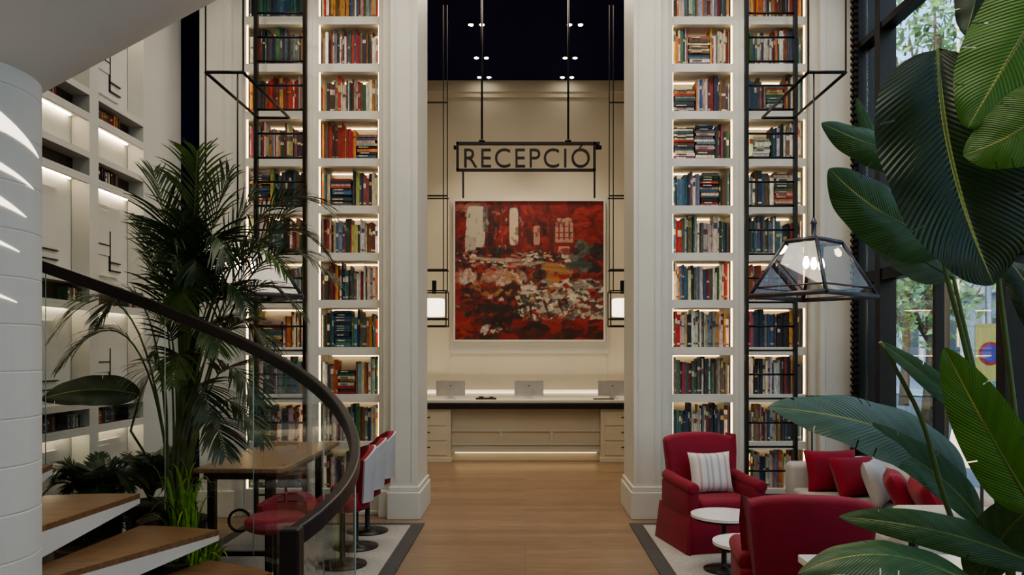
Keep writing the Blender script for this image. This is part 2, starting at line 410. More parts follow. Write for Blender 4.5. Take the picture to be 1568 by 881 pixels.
# ------------------------------------------------------------------ reception pendants, sign, downlights, painting
for sgn in (-1,1):
    m=MB(); cx=sgn*1.44+.04; y=12.0; w=.2
    for dx in (-w,w):
        for dy in (-w,w):
            m.box(cx+dx-.008,cx+dx+.008,y+dy-.008,y+dy+.008,2.25,2.78,BLACK)
    for z in (2.25,2.36,2.78):
        for dd in (-w,w):
            m.box(cx-w,cx+w,y+dd-.008,y+dd+.008,z-.01,z+.01,BLACK); m.box(cx+dd-.008,cx+dd+.008,y-w,y+w,z-.01,z+.01,BLACK)
    ix=cx-sgn*w
    for dx in (0,sgn*.06): m.box(ix+dx-.007,ix+dx+.007,y-.007,y+.007,2.78,CEIL,BLACK)
    for z in (3.12,4.25,5.68):
        m.box(min(ix,ix+sgn*.8),max(ix,ix+sgn*.8),y-.01,y+.01,z-.010,z+.010,BLACK)
        if z<5: m.box(min(ix,ix+sgn*.8),max(ix,ix+sgn*.8),y+.2,y+.22,z-.010,z+.010,BLACK)
    m.box(cx-.03,cx+.03,y-.03,y+.03,2.75,2.95,BLACK)
    e=empty('reception_lantern'); m.build('frame',e)
    s=MB(); s.lathe((cx,y,2.40),[(.15,0),(.16,.02),(.16,.25),(.15,.27)],SHADE,24); s.build('shade',e)

e=empty('reception_sign'); m=MB()
def X(u,d=11.0): return (u-VX)*d/F
def Z(v,d=11.0): return H+(VY-v)*d/F
def bar(u0,u1,v0,v1,y0=10.97,y1=11.03): m.box(X(u0),X(u1),y0,y1,Z(v1),Z(v0),BLACK)
bar(699,918,218,222); bar(699,912,259,262.5); bar(699,702.5,218,262); bar(908.5,912,218,262)
bar(708,710.5,262,303); bar(909,911.5,262,303)
m.tube([(X(738),11,Z(218)),(X(738),11,CEIL)],.014,BLACK,8); m.tube([(X(870),11,Z(218)),(X(870),11,CEIL)],.014,BLACK,8)
for u in (738,870): m.lathe((X(u),11,Z(218)),[(.045,0),(.045,.02),(.02,.04)],BLACK,12)
m.tube([(X(695),11,Z(226)),(X(702),11,Z(226))],.03,BLACK,10); m.tube([(X(910),11,Z(226)),(X(921),11,Z(226))],.03,BLACK,10)
m.build('frame',e)
cu=bpy.data.curves.new('letters','FONT'); cu.body='RECEPCIO'; cu.extrude=.02; cu.size=1; cu.offset=-.004; cu.space_character=1.14
to=bpy.data.objects.new('tmp_letters',cu); bpy.context.scene.collection.objects.link(to)
bpy.context.view_layer.update()
me=bpy.data.meshes.new_from_object(to.evaluated_get(bpy.context.evaluated_depsgraph_get()))
bpy.data.objects.remove(to)
xs=[v.co.x for v in me.vertices]; yv=[v.co.y for v in me.vertices]; x0,x1=min(xs),max(xs); y0_,y1_=min(yv),max(yv)
for v in me.vertices:
    a=(v.co.x-x0)/(x1-x0); b=(v.co.y-y0_)/(y1_-y0_); zz=v.co.z
    v.co=(X(711)+a*(X(903)-X(711)),10.99-zz,Z(257)+b*(Z(228)-Z(257)))
me.materials.clear(); me.materials.append(BLACK)
lo=bpy.data.objects.new('letters',me); bpy.context.scene.collection.objects.link(lo); lo.parent=e
m=MB(); m.hexa([(X(886),10.98,Z(227.5)),(X(888.5),10.98,Z(227.5)),(X(888.5),11.01,Z(227.5)),(X(886),11.01,Z(227.5)),(X(890),10.98,Z(222)),(X(893),10.98,Z(222)),(X(893),11.01,Z(222)),(X(890),11.01,Z(222))],BLACK); m.build('accent',e)

def lamp(name,typ,loc,power,col=(1,.85,.68),size=.3,rot=(0,0,0),spot=None,sy=None):
    l=bpy.data.lights.new(name,typ); l.energy=power; l.color=col
    if typ=='AREA':
        l.size=size
        if sy: l.shape='RECTANGLE'; l.size_y=sy
    elif typ=='SPOT': l.spot_size=spot or 1.2; l.spot_blend=.6; l.shadow_soft_size=size
    else: l.shadow_soft_size=size
    o=bpy.data.objects.new(name,l); o.location=loc; o.rotation_euler=rot; bpy.context.scene.collection.objects.link(o); return o
for i,(y) in enumerate((12.72,14.15,15.15)):
    for sgn in (-1,1):
        m=MB()
        for dx in (-.09,.09):
            m.lathe((sgn*.80+dx,y,CEIL-.03),[(.06,0),(.065,.03)],BLACKM,16); m.lathe((sgn*.80+dx,y,CEIL-.035),[(.038,0),(.038,.01)],SPOTE,12)
        m.build('ceiling_downlight')
        if i<2: lamp('downlight_beam','SPOT',(sgn*.80,y-.0,CEIL-.08),190,size=.05,spot=1.5,col=(1,.84,.64))
def make_painting():
    W,Hh=290,270; img=np.zeros((Hh,W,3)); rng=np.random.RandomState(9)
    img[:]=(.24,.02,.02)
    U=lambda u:(u-697)/227*W; V=lambda v:(v-309)/211*Hh
    def blob(u,v,a,b,ang,c,al=1,pw=3):
        cx,cy=U(u),V(v); a=a*W/227; b=b*Hh/211
        R0=int(max(a,b)*1.3)+2
        y0,y1=max(0,int(cy)-R0),min(Hh,int(cy)+R0); x0,x1=max(0,int(cx)-R0),min(W,int(cx)+R0)
        if y1<=y0 or x1<=x0: return
        yy,xx=np.mgrid[y0:y1,x0:x1]; dx=xx-cx; dy=yy-cy; ca,sa=math.cos(ang),math.sin(ang)
        p=(dx*ca+dy*sa)/a; q=(-dx*sa+dy*ca)/b
        wob=np.sin(p*4+rng.uniform(0,6))*.22+np.sin(q*3+p*7+rng.uniform(0,6))*.12
        st=np.sin(q*9+rng.uniform(0,6))*.3+np.sin(q*21+rng.uniform(0,6))*.3
        e=(np.abs(p)**pw+np.abs(q+ (wob if pw<4 else 0))**pw)
        mk=np.clip((1-e)*3+(st if pw<4 else 0)-.1,0,1)*al
        shade=(1+.18*np.sin(q*6+rng.uniform(0,6)))[...,None] if pw<4 else 1
        img[y0:y1,x0:x1]=img[y0:y1,x0:x1]*(1-mk[...,None])+np.array(c)*mk[...,None]*rng.uniform(.8,1.15)*shade
    def scat(n,u0,u1,v0,v1,cols,s=(3,10),asp=.4,al=.8,angs=(-.5,.5)):
        for _ in range(n):
            a=rng.uniform(*s); blob(rng.uniform(u0,u1),rng.uniform(v0,v1),a,a*asp*rng.uniform(.6,1.5),rng.uniform(*angs),cols[rng.randint(len(cols))],al)
    red=[(.25,.018,.018),(.17,.010,.011),(.31,.03,.024),(.12,.008,.008)]; dk=[(.02,.008,.008),(.045,.013,.012),(.012,.012,.014),(.06,.02,.014)]
    wh=[(.48,.42,.34),(.34,.29,.24),(.56,.51,.43),(.22,.19,.17)]; pk=[(.36,.12,.10),(.38,.19,.14)]; oc=[(.25,.11,.04),(.30,.15,.06)]; tl=[(.06,.08,.07),(.03,.05,.04),(.11,.13,.11)]
    scat(240,697,924,309,400,red,(6,20),.5); scat(70,697,790,325,400,dk+red,(5,15),.6,.7,(-1.5,1.5)); scat(70,745,860,315,390,dk+red,(3,12),.4,.7,(1.2,1.9))
    scat(24,697,770,312,330,dk+pk,(5,15),.3,.6)
    P=7
    blob(728,347,15,32,.05,(.54,.49,.41),1,P); blob(720,374,9,12,0,(.38,.33,.28),1,P); blob(743,335,4,20,0,(.14,.10,.09),1,P); blob(786,347,7,29,0,(.54,.43,.33),1,P); blob(798,350,4,26,0,(.16,.015,.015),1,P); blob(821,360,5,15,0,(.42,.22,.17),1,P); blob(809,362,3,12,0,(.08,.015,.015),1,P)
    blob(863,357,14,18,0,(.46,.30,.23),1,P); blob(863,391,9,16,0,(.48,.19,.14),1,P); blob(844,365,4,28,0,(.09,.015,.012),1,P); blob(883,365,4,28,0,(.12,.016,.012),1,P); blob(863,337,12,3,0,(.42,.27,.21),1,3)
    for k in (-8,0,8): blob(863+k,354,1.1,14,0,(.25,.03,.025),1,P)
    for v in (347,356,364): blob(863,v,13,.9,0,(.25,.03,.025),1,P)
    blob(863,374,18,2.6,0,(.22,.015,.015),1,P)
    scat(40,712,800,318,380,pk+wh,(1.5,5),.35,.4,(1.2,1.9)); scat(26,705,880,330,400,red+dk,(2,7),.5,.6,(1,2))
    scat(34,888,922,312,372,red,(7,16)); scat(26,880,924,375,415,tl+dk,(5,13),.6)
    scat(100,697,870,384,412,dk+tl+red+dk,(3,11),.45); scat(100,700,870,384,410,wh+pk,(1.5,6),.35)
    blob(760,397,40,3,.05,(.40,.34,.28),.7); blob(810,403,30,2.5,-.05,(.38,.31,.25),.7)
    scat(80,697,924,412,440,oc+red+dk,(4,12),.5); blob(767,425,32,12,0,(.32,.15,.09),1); blob(715,424,14,11,0,(.44,.35,.28),1); scat(50,738,800,415,436,pk+oc+wh,(1.5,6),1.5,.7); scat(20,703,728,415,434,wh+pk,(1.5,5),1.6,.6)
    blob(850,410,24,7,.1,(.32,.16,.06)); blob(845,432,12,15,0,(.34,.14,.05)); blob(885,405,22,7,0,(.05,.07,.055),.9)
    scat(80,697,800,438,520,dk+red+dk,(5,18),.4,.85); scat(50,700,800,440,475,red+oc+dk,(3,11),.4)
    blob(820,450,26,11,.3,(.42,.36,.28)); blob(870,455,34,13,-.1,(.48,.43,.36)); blob(900,436,24,8,.2,(.32,.29,.25)); blob(848,476,34,9,.2,(.40,.36,.30)); blob(890,480,24,6,-.2,(.25,.22,.2))
    scat(190,795,922,428,486,wh+tl+wh+dk,(2.5,11),.35,.85,(-.9,.9)); scat(70,800,915,440,490,dk+oc+red,(2,7),.3,.8)
    # chairs / figures as short vertical darks with light heads
    for u in (748,765,790,812,835,858): blob(u,470+rng.uniform(-6,6),2.2,12,rng.uniform(-.4,.4),(.03,.01,.01),.9); blob(u+2,456+rng.uniform(-4,4),4,3,0,(.44,.34,.26),.8)
    scat(30,740,770,490,512,wh+dk,(2,5),.5,.9,(-1,1)); scat(70,770,924,488,520,red+dk,(6,18),.3); scat(18,697,750,475,520,red,(9,16)); blob(742,503,6,8,.5,(.5,.46,.41)); scat(34,730,790,468,500,dk,(4,11),.5)
    scat(220,697,924,309,520,dk+red,(1,3),.4,.4,(-1.5,1.5))
    return img
img=np.clip(make_painting(),0,1); ph,pw,_=img.shape
nx,nz=260,242; x0,x1=-1.386,1.528; z0,z1=2.10,4.82; yp=15.40
vs=[];fs=[]
for j in range(nz+1):
    for i in range(nx+1): vs.append((x0+(x1-x0)*i/nx,yp,z0+(z1-z0)*j/nz))
for j in range(nz):
    for i in range(nx): a=j*(nx+1)+i; fs.append((a,a+1,a+nx+2,a+nx+1))
me=bpy.data.meshes.new('canvas'); me.from_pydata(vs,[],fs); ca=me.color_attributes.new('Col','FLOAT_COLOR','POINT')
buf=np.ones((len(vs),4),dtype=np.float32)
for j in range(nz+1):
    for i in range(nx+1):
        buf[j*(nx+1)+i,:3]=img[min(ph-1,int((1-j/nz)*(ph-1))),min(pw-1,int(i/nx*(pw-1)))]
ca.data.foreach_set('color',buf.ravel()); me.materials.append(PAINTM)
e=empty('framed_painting'); o=bpy.data.objects.new('canvas',me); bpy.context.scene.collection.objects.link(o); o.parent=e
m=MB(); t=.035
m.box(x0-t,x0,15.36,15.455,z0-t,z1+t,WHITE); m.box(x1,x1+t,15.36,15.455,z0-t,z1+t,WHITE); m.box(x0,x1,15.36,15.455,z0-t,z0,WHITE); m.box(x0,x1,15.36,15.455,z1,z1+t,WHITE); m.box(x0,x1,15.41,15.455,z0,z1,WHITE)
m.build('frame',e)

# ------------------------------------------------------------------ reception desk
e=empty('reception_desk'); m=MB()
m.box(-2.7,2.7,13.15,14.0,1.00,1.05,WHITE); m.box(-2.72,2.72,13.12,14.02,.90,.995,BLACKM)
for sgn in (-1,1):
    a,b=sorted((sgn*1.26,sgn*2.7)); m.box(a,b,13.18,13.98,0,.90,WALLC)
    m.box(a-.01,b+.01,13.16,14.0,0,.08,WALLC)
    for z in (.12,.37,.62):
        a2,b2=sorted((sgn*1.33,sgn*1.98)); m.box(a2,b2,13.165,13.18,z,z+.22,WALLC); m.box((a2+b2)/2-.05,(a2+b2)/2+.05,13.15,13.165,z+.13,z+.145,BLACKM)
m.box(-1.26,1.26,13.36,13.42,.0,.90,WALLC)
m.box(-1.26,1.26,13.33,13.36,.50,.54,WHITE); m.box(-1.26,1.26,13.33,13.36,.27,.31,WHITE)
for x in (-.42,.44): m.box(x-.03,x+.03,13.33,13.36,.31,.5,WHITE)
m.box(-1.26,1.26,13.28,13.36,.16,.2,WHITE)
m.build('body',e,bevel=.006)
l=MB(); l.box(-1.2,1.2,13.31,13.33,.145,.158,LED3); l.build('plinth_led',e)
for px in (690,810,938):
    x=(px-VX)*13.5/F; m=MB()
    m.box(x-.25,x+.25,13.50,13.53,1.10,1.37,SILVER); m.box(x-.24,x+.24,13.53,13.534,1.12,1.36,BLACKM)
    m.box(x-.05,x+.05,13.47,13.49,1.06,1.26,SILVER); m.box(x-.1,x+.1,13.42,13.60,1.051,1.062,SILVER); m.lathe((x,13.495,1.27),[(.02,0),(.02,.01)],BLACKM,12)
    m.build('desktop_monitor',bevel=.006)
m=MB(); m.box(-.85,-.5,13.3,13.5,1.051,1.075,BLACKM); m.box(-.80,-.72,13.34,13.46,1.075,1.10,BLACKM); m.box(-.62,-.55,13.34,13.46,1.075,1.095,BLACKM); m.build('desk_phone',bevel=.008)
m=MB(); m.box(1.15,1.5,13.28,13.42,1.051,1.065,BLACKM); m.build('keyboard',bevel=.004)

# ------------------------------------------------------------------ rugs
def rug(x0,x1,y0,y1):
    m=MB(); m.box(x0,x1,y0,y1,.001,.012,RUGB); m.box(x0+.13,x1-.13,y0+.13,y1-.13,.012,.018,RUG); return m.build('area_rug')
rug(1.115,3.5,4.2,8.45); rug(-3.0,-1.09,5.75,8.45)

# ------------------------------------------------------------------ windows right
def mull(m,y0,y1,z0=0,z1=CEIL,dx=.16): m.box(3.66,3.66+dx,y0,y1,z0,z1,BLACK)
m=MB(); mull(m,8.62,8.98,dx=.19); mull(m,8.1,8.22,dx=.17)
for y in (5.98,3.6,1.2,-1.2): mull(m,y,y+.12)
mull(m,-3,-2.8); mull(m,7.0,7.05,0,2.62,.08); mull(m,4.8,4.85,0,2.62,.08)
for z0,z1 in ((0,.12),(2.6,2.72),(5.2,5.27),(7.05,CEIL)): m.box(3.67,3.81,-3,8.9,z0,z1,BLACK)
m.build('window_frame_1')
m=MB(); m.box(3.745,3.75,-2.9,8.6,.12,7.1,WGLASS); m.build('window_1')
m=MB(); 
for z in np.arange(.4,6.9,.07): m.lathe((3.63,8.70,float(z)),[(.008,0),(.028,.02),(.028,.04),(.008,.06)],BLACKM,8)
m.tube([(3.63,8.70,.3),(3.63,8.70,7.1)],.006,BLACK,6); m.build('bead_curtain_cord')
# outside
GROUND=mat('asphalt',(.22,.23,.25),.9,var=.2,scale=20); 
m=MB(); m.box(3.9,60,-20,120,-.2,-.05,GROUND); m.build('street_ground')
FAC=mat('stone_facade',(.36,.42,.50),.8,var=.15,scale=1); WDK=mat('facade_window',(.07,.10,.14),.1); FAC2=mat('facade_trim',(.60,.64,.68),.8)
m=MB()
m.box(17,18,-10,110,-.05,14,FAC)
for yy in np.arange(-8,108,3.2):
    for zz in (1.0,4.6,8.2,11): m.box(16.9,17,yy,yy+1.6,zz,zz+2.1,WDK); m.box(16.8,17,yy-.1,yy+1.7,zz-.15,zz,FAC2); m.box(16.85,17,yy-.12,yy,zz,zz+2.2,FAC2); m.box(16.85,17,yy+1.6,yy+1.72,zz,zz+2.2,FAC2)
for zz in (.0,4.0,7.6,13.6): m.box(16.7,17,-10,110,zz,zz+.25,FAC2)
m.build('street_building')
TL=mat('tree_foliage',(.20,.34,.12),.6,var=.5,scale=3); BARK=mat('bark',(.12,.09,.06),.9)
def tree(x,y,zc,rad,n=1500):
    m=MB(); m.tube([(x,y,-.05),(x+.1,y,zc*.5),(x,y,zc)],[.18,.13,.07],BARK,10)
    for k in range(7):
        a=R.uniform(0,6.28); m.tube([(x,y,zc*.6),(x+math.cos(a)*rad*.6,y+math.sin(a)*rad*.6,zc+R.uniform(-.5,1.2))],[.06,.02],BARK,6)
    for _ in range(n):
        d=Vector((R.gauss(0,1),R.gauss(0,1),R.gauss(0,1))).normalized()*rad*R.random()**.4
        c=Vector((x,y,zc))+d; s=R.uniform(.08,.17); A=Vector((R.gauss(0,1),R.gauss(0,1),R.gauss(0,1))).normalized(); B=A.orthogonal().normalized()
        b=len(m.v); m.v+= [c-A*s,c-B*s*.5,c+A*s,c+B*s*.5]; m.face([b,b+1,b+2,b+3],TL)
    m.build('street_tree')
tree(8.0,15.2,8.0,1.9,1300); tree(10.5,24,8,2.8,1300); tree(10.0,19.5,3.6,1.7,900); tree(13.5,28,4.5,2.2,800)
m=MB(); CAR=mat('red_car_paint',(.40,.05,.04),.25)
m.box(9.0,10.8,12,16.2,.3,.95,CAR); m.hexa([(9.1,12.8,.95),(10.7,12.8,.95),(10.7,15.8,.95),(9.1,15.8,.95),(9.3,13.4,1.5),(10.5,13.4,1.5),(10.5,15.2,1.5),(9.3,15.2,1.5)],WDK)
for yy in (12.8,15.3): m.tube([(8.98,yy,.28),(10.82,yy,.28)],.33,BLACKM,18)
m.build('parked_car',bevel=.08,seg=3)
m=MB(); YEL=mat('sign_yellow',(.60,.53,.16),.5); BLU=mat('sign_blue',(.08,.06,.4),.5); RD=mat('sign_red',(.5,.02,.02),.5)
sx,sy=4.35,7.35
m.tube([(sx,sy+.02,-.05),(sx,sy+.02,2.6)],.03,SILVER,8); m.box(sx-.14,sx+.14,sy-.01,sy,1.58,2.12,YEL)
m.tube([(sx,sy-.012,1.84),(sx,sy-.016,1.84)],.11,RD,24); m.tube([(sx,sy-.017,1.84),(sx,sy-.02,1.84)],.085,BLU,24)
m.build('parking_sign')

# ------------------------------------------------------------------ spiral stair
C=Vector((-2.8,3.7,0)); RR=1.95
def pol(a,r,z): return Vector((C.x+r*math.cos(math.radians(a)),C.y+r*math.sin(math.radians(a)),z))
kp=[(-17,1.107),(0,1.20),(15,1.33),(35,1.56),(60,1.85),(108.6,2.46),(220,3.8)]
def railz(a):
    return float(np.interp(a,[k[0] for k in kp],[k[1] for k in kp]))
def sm_railz(a): return sum(railz(a+d) for d in (-12,-8,-4,0,4,8,12))/7 if a>-10 else railz(a)
e=empty('spiral_staircase')
m=MB(); pts=[pol(a,RR,sm_railz(a)) for a in np.arange(-17,215,3)]
m.tube(pts,.03,BLACKM,rect=(.026,.040)); 
P=pol(-17,RR,0); 
m.box(P.x-.04,P.x+.04,P.y-.04,P.y+.04,0,1.15,BLACKM)
m.build('handrail',e,bevel=.008)
m=MB()
r0=.44
prof=[]; z=0
while z<3.1:
    prof+=[(r0-.003,z),(r0,z+.006),(r0,z+.214)]; z+=.22
prof+=[(r0,z),(r0,CEIL-.01)]
m.lathe((C.x,C.y,0),prof,PLAST,72,sm=False)
m.build('column',e)
# emissive wedges on the column surface, standing in for light falling on it
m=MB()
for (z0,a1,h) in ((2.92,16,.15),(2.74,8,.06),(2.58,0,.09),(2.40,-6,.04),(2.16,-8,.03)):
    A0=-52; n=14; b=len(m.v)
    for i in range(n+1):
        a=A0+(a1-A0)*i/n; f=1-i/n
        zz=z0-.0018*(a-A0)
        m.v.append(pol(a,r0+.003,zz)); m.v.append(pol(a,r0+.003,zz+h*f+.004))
    for i in range(n): m.face([b+2*i,b+2*i+2,b+2*i+3,b+2*i+1],LPATCH,sm=True)
m.build('light_patches',e)
t=MB()
lst=[(32,.20),(50,.42),(67,.635),(87,.86)]
while lst[-1][0]<225: lst.append((lst[-1][0]+18.5,lst[-1][1]+.215))
for (a,z) in lst:
    for part in ('wood','white'):
        rin,rout=.42,1.80
        A0,A1=a,a+20
        n=6; ni=5
        def pt(i,j,zf):
            ang=A0+(A1-A0)*i/n; r=rin+(rout-rin)*j/ni; return pol(ang,r,zf(r))
        if part=='wood': top=lambda r:z; bo=lambda r:z-.035; mt=TREAD
        else: top=lambda r:z-.035; bo=lambda r:z-.035-.035-.15*(1-(r-rin)/(rout-rin)); mt=PLAST
        base=len(t.v)
        for i in range(n+1):
            for j in range(ni+1): t.v.append(pt(i,j,top)); 
        b2=len(t.v)
        for i in range(n+1):
            for j in range(ni+1): t.v.append(pt(i,j,bo))
        w=ni+1
        for i in range(n):
            for j in range(ni):
                q=[base+i*w+j,base+i*w+j+1,base+(i+1)*w+j+1,base+(i+1)*w+j]; t.face(q,mt); t.face([k+(b2-base) for k in q[::-1]],mt)
        for i in range(n):
            for j in (0,ni): t.face([base+i*w+j,base+(i+1)*w+j,b2+(i+1)*w+j,b2+i*w+j],mt)
        for j in range(ni):
            for i in (0,n): t.face([base+i*w+j,base+i*w+j+1,b2+i*w+j+1,b2+i*w+j],mt)
t.build('treads',e)
g=MB()
def gb(a): return max(0.02,float(np.interp(a,[14,50,225],[-.15,.30,2.45])))
seams=[-16,13,38,62,84,108,132,156,180,204]
for i in range(len(seams)-1):
    A=np.linspace(seams[i]+.25,seams[i+1]-.25,8)
    for k in range(7):
        b=len(g.v); a1,a2=A[k],A[k+1]
        g.v+=[pol(a1,RR,gb(a1)),pol(a2,RR,gb(a2)),pol(a2,RR,sm_railz(a2)-.03),pol(a1,RR,sm_railz(a1)-.03)]
        g.face([b,b+1,b+2,b+3],GLASS,sm=True)
g.build('glass_balustrade',e)
g=MB(); GE=mat('glass_edge',(.30,.42,.40),.2)
for s in seams[1:-1]: g.tube([pol(s,RR,gb(s)),pol(s,RR,sm_railz(s)-.03)],.004,GE,4)
g.build('glass_edges',e)
m=MB(); n=72
def sof(a,r): return 3.17+(r-.44)*.80+.08*math.sin(math.radians(a-10))*(r-.44)
ni=16; A=np.linspace(-150,150,n+1)
b=len(m.v)
for a in A:
    for j in range(ni+1):
        r=.44+1.75*j/ni; m.v.append(pol(a,r,sof(a,r)))
b2=len(m.v)
for a in A:
    for j in range(ni+1):
        r=.44+1.75*j/ni; m.v.append(pol(a,r,sof(a,r)+.25))
w=ni+1
for i in range(n):
    for j in range(ni):
        q=[b+i*w+j,b+(i+1)*w+j,b+(i+1)*w+j+1,b+i*w+j+1]; m.face(q,PLAST,sm=True); m.face([k+b2-b for k in q[::-1]],PLAST,sm=True)
    m.face([b+i*w+ni,b+(i+1)*w+ni,b2+(i+1)*w+ni,b2+i*w+ni],PLAST)
for i in (0,n):
    for j in range(ni): m.face([b+i*w+j,b+i*w+j+1,b2+i*w+j+1,b2+i*w+j],PLAST)
m.build('upper_flight_soffit',e)

# ------------------------------------------------------------------ armchairs
def chair(name,loc,rz,pillow=None):
    e=empty(name,loc,rz)   # faces -y locally
    m=MB()
    m.hexa([(-.42,-.40,.0),(.42,-.40,.0),(.42,.38,.0),(-.42,.38,.0),(-.38,-.37,.36),(.38,-.37,.36),(.38,.36,.36),(-.38,.36,.36)],RED)
    for s in (-1,1): m.hexa([(s*.40-.012,-.43,.0),(s*.40+.012,-.43,.0),(s*.40+.012,-.38,.0),(s*.40-.012,-.38,.0),(s*.375-.006,-.375,.36),(s*.375+.006,-.375,.36),(s*.375+.006,-.365,.36),(s*.375-.006,-.365,.36)],RED)
    m.build('skirt',e,bevel=.015,seg=3)
    m=MB(); m.box(-.28,.28,-.39,.22,.34,.48,RED); m.build('seat_cushion',e,bevel=.05,seg=4)
    m=MB(); N=12
    b=len(m.v)
    prof=[]
    for k in range(N+1):
        u=-1+2*k/N
        prof.append((u, 1.03-.05*abs(u)**3))
    for (y0b,y0t,sc) in ((.14,.27,1.0),(.35,.42,.97)):
        for row in range(6):
            f=row/5
            for (u,zt) in prof:
                wx=.31+.055*f**1.5
                m.v.append(Vector((u*wx*sc,y0b+(y0t-y0b)*f+(.03*(u*u) if sc==1 else -.05*u*u)*f*(-1 if sc==1 else 1),.32+(zt-.32)*f)))
    w=N+1; o2=6*w
    for row in range(5):
        for k in range(N):
            q=[b+row*w+k,b+row*w+k+1,b+(row+1)*w+k+1,b+(row+1)*w+k]; m.face(q,RED,sm=True); m.face([i+o2 for i in q[::-1]],RED,sm=True)
        for k in (0,N): m.face([b+row*w+k,b+(row+1)*w+k,b+(row+1)*w+k+o2,b+row*w+k+o2],RED,sm=True)
    for k in range(N):
        for row in (0,5): m.face([b+row*w+k,b+row*w+k+1,b+row*w+k+1+o2,b+row*w+k+o2],RED,sm=True)
    o=m.build('back',e,bevel=.035,seg=4)
    m=MB()
    for s in (-1,1):
        a,b=sorted((s*.28,s*.385)); m.box(a,b,-.37,.30,.30,.59,RED)
        m.tube([(s*.338,-.385,.585),(s*.338,0,.60),(s*.338,.28,.63)],[.058,.058,.055],RED,18)
    m.build('arms',e,bevel=.025,seg=3)
    if pillow:
        m=MB(); st=attrmat('striped_linen',.9)
        def cf(i,j): return (.50,.36,.34) if i in (3,14) else ((.40,.41,.45) if i in (6,8,11) else (.62,.60,.56))
        M=Matrix.Translation((.02,.04,.67))@Matrix.Rotation(-.25,4,'X')
        m.pillow(M,.44,.40,.15,st,n=18,colf=cf); m.build('striped_cushion',e)
chair('armchair',(1.78,7.55,.018),math.radians(12),True)
chair('armchair',(1.66,4.72,.018),math.radians(170))

e=empty('sofa'); m=MB()
m.box(2.72,3.52,5.7,7.95,.1,.40,CREAM); m.build('base',e,bevel=.03,seg=3)
m=MB(); m.box(3.30,3.55,5.6,8.0,.12,.80,CREAM); m.build('back',e,bevel=.06,seg=4)
for (a,b) in ((5.55,5.76),(7.86,8.08)):
    m=MB(); m.box(2.66,3.52,a,b,.12,.74,CREAM); m.build('arm',e,bevel=.06,seg=4)
for (a,b) in ((5.78,6.80),(6.82,7.84)):
    m=MB(); m.box(2.66,3.3,a,b,.38,.50,CREAM); m.build('seat_cushion',e,bevel=.04,seg=4)
m=MB()
for x in (2.74,3.45):
    for y in (5.65,7.98): m.box(x-.03,x+.03,y-.03,y+.03,.018,.12,BLACKM)
m.build('feet',e)
def cushion(name,mt,loc,rx,rz,w=.5,h=.46,t=.18):
    m=MB(); m.pillow(Matrix.Identity(4),w,h,t,mt,n=14); o=m.build(name); o.location=loc; o.rotation_euler=(rx,0,rz)
cushion('throw_cushion',RED2,(3.0,7.68,.69),-.28,.1,.54,.42,.2)
cushion('throw_cushion',RED2,(3.12,7.40,.68),-.45,.3,.50,.40,.2)
cushion('throw_cushion',CREAM,(3.14,7.0,.69),-.35,.95,.46,.42,.16)
cushion('throw_cushion',RED2,(3.12,6.52,.68),-.5,1.2,.5,.4,.18)
cushion('throw_cushion',RED2,(3.14,6.08,.68),-.5,1.35,.5,.4,.18)

def rtable(x,y,z,r):
    m=MB(); m.lathe((x,y,0),[(r,z-.022),(r,z)],MARBLE,48,sm=False); m.lathe((x,y,0),[(r-.01,z-.04),(r-.01,z-.022)],BLACKM,48,sm=False)
    m.lathe((x,y,.018),[(.17,0),(.17,.012),(.03,.03),(.022,.06),(.022,z-.07),(.06,z-.055)],BLACKM,28); m.build('round_side_table')
rtable(1.67,6.60,.49,.275); rtable(1.66,5.85,.44,.26)

e=empty('console_table'); m=MB(); m.box(1.36,3.0,3.42,3.92,.80,.84,MARBLE); m.build('top',e,bevel=.006)
m=MB(); m.box(1.40,2.96,3.46,3.88,.74,.80,BLACK)
for x in (1.42,2.92):
    for y in (3.48,3.86): m.box(x-.02,x+.02,y-.02,y+.02,0,.8,BLACK)
m.box(1.42,2.92,3.48,3.86,.2,.23,BLACK); m.build('legs',e)
m=MB(); m.lathe((1.84,3.72,.84),[(.07,0),(.07,.012),(.02,.03),(.022,.10),(.012,.14),(.02,.15)],BLACKM,20); m.build('candlestick')
def flamp(x,y,zt,r,h,mt):
    e=empty('floor_lamp'); m=MB(); m.lathe((x,y,0.018),[(.14,0),(.14,.015),(.012,.03),(.010,zt-.1)],BLACK,20); m.build('stand',e)
    m=MB(); m.lathe((x,y,zt-h),[(r,0),(r*.75,h)],mt,28); m.build('shade',e)
SHADE2=emat('linen_lampshade',(1,.86,.68),1.3)
flamp(3.12,5.36,1.42,.22,.34,SHADE2)
e=empty('reading_lamp'); m=MB(); m.lathe((3.05,8.35,0.018),[(.13,0),(.13,.015),(.01,.03),(.009,1.36)],BLACK,20); m.box(3.0,3.5,8.31,8.39,1.375,1.39,BLACK); m.build('stand_and_arm',e)

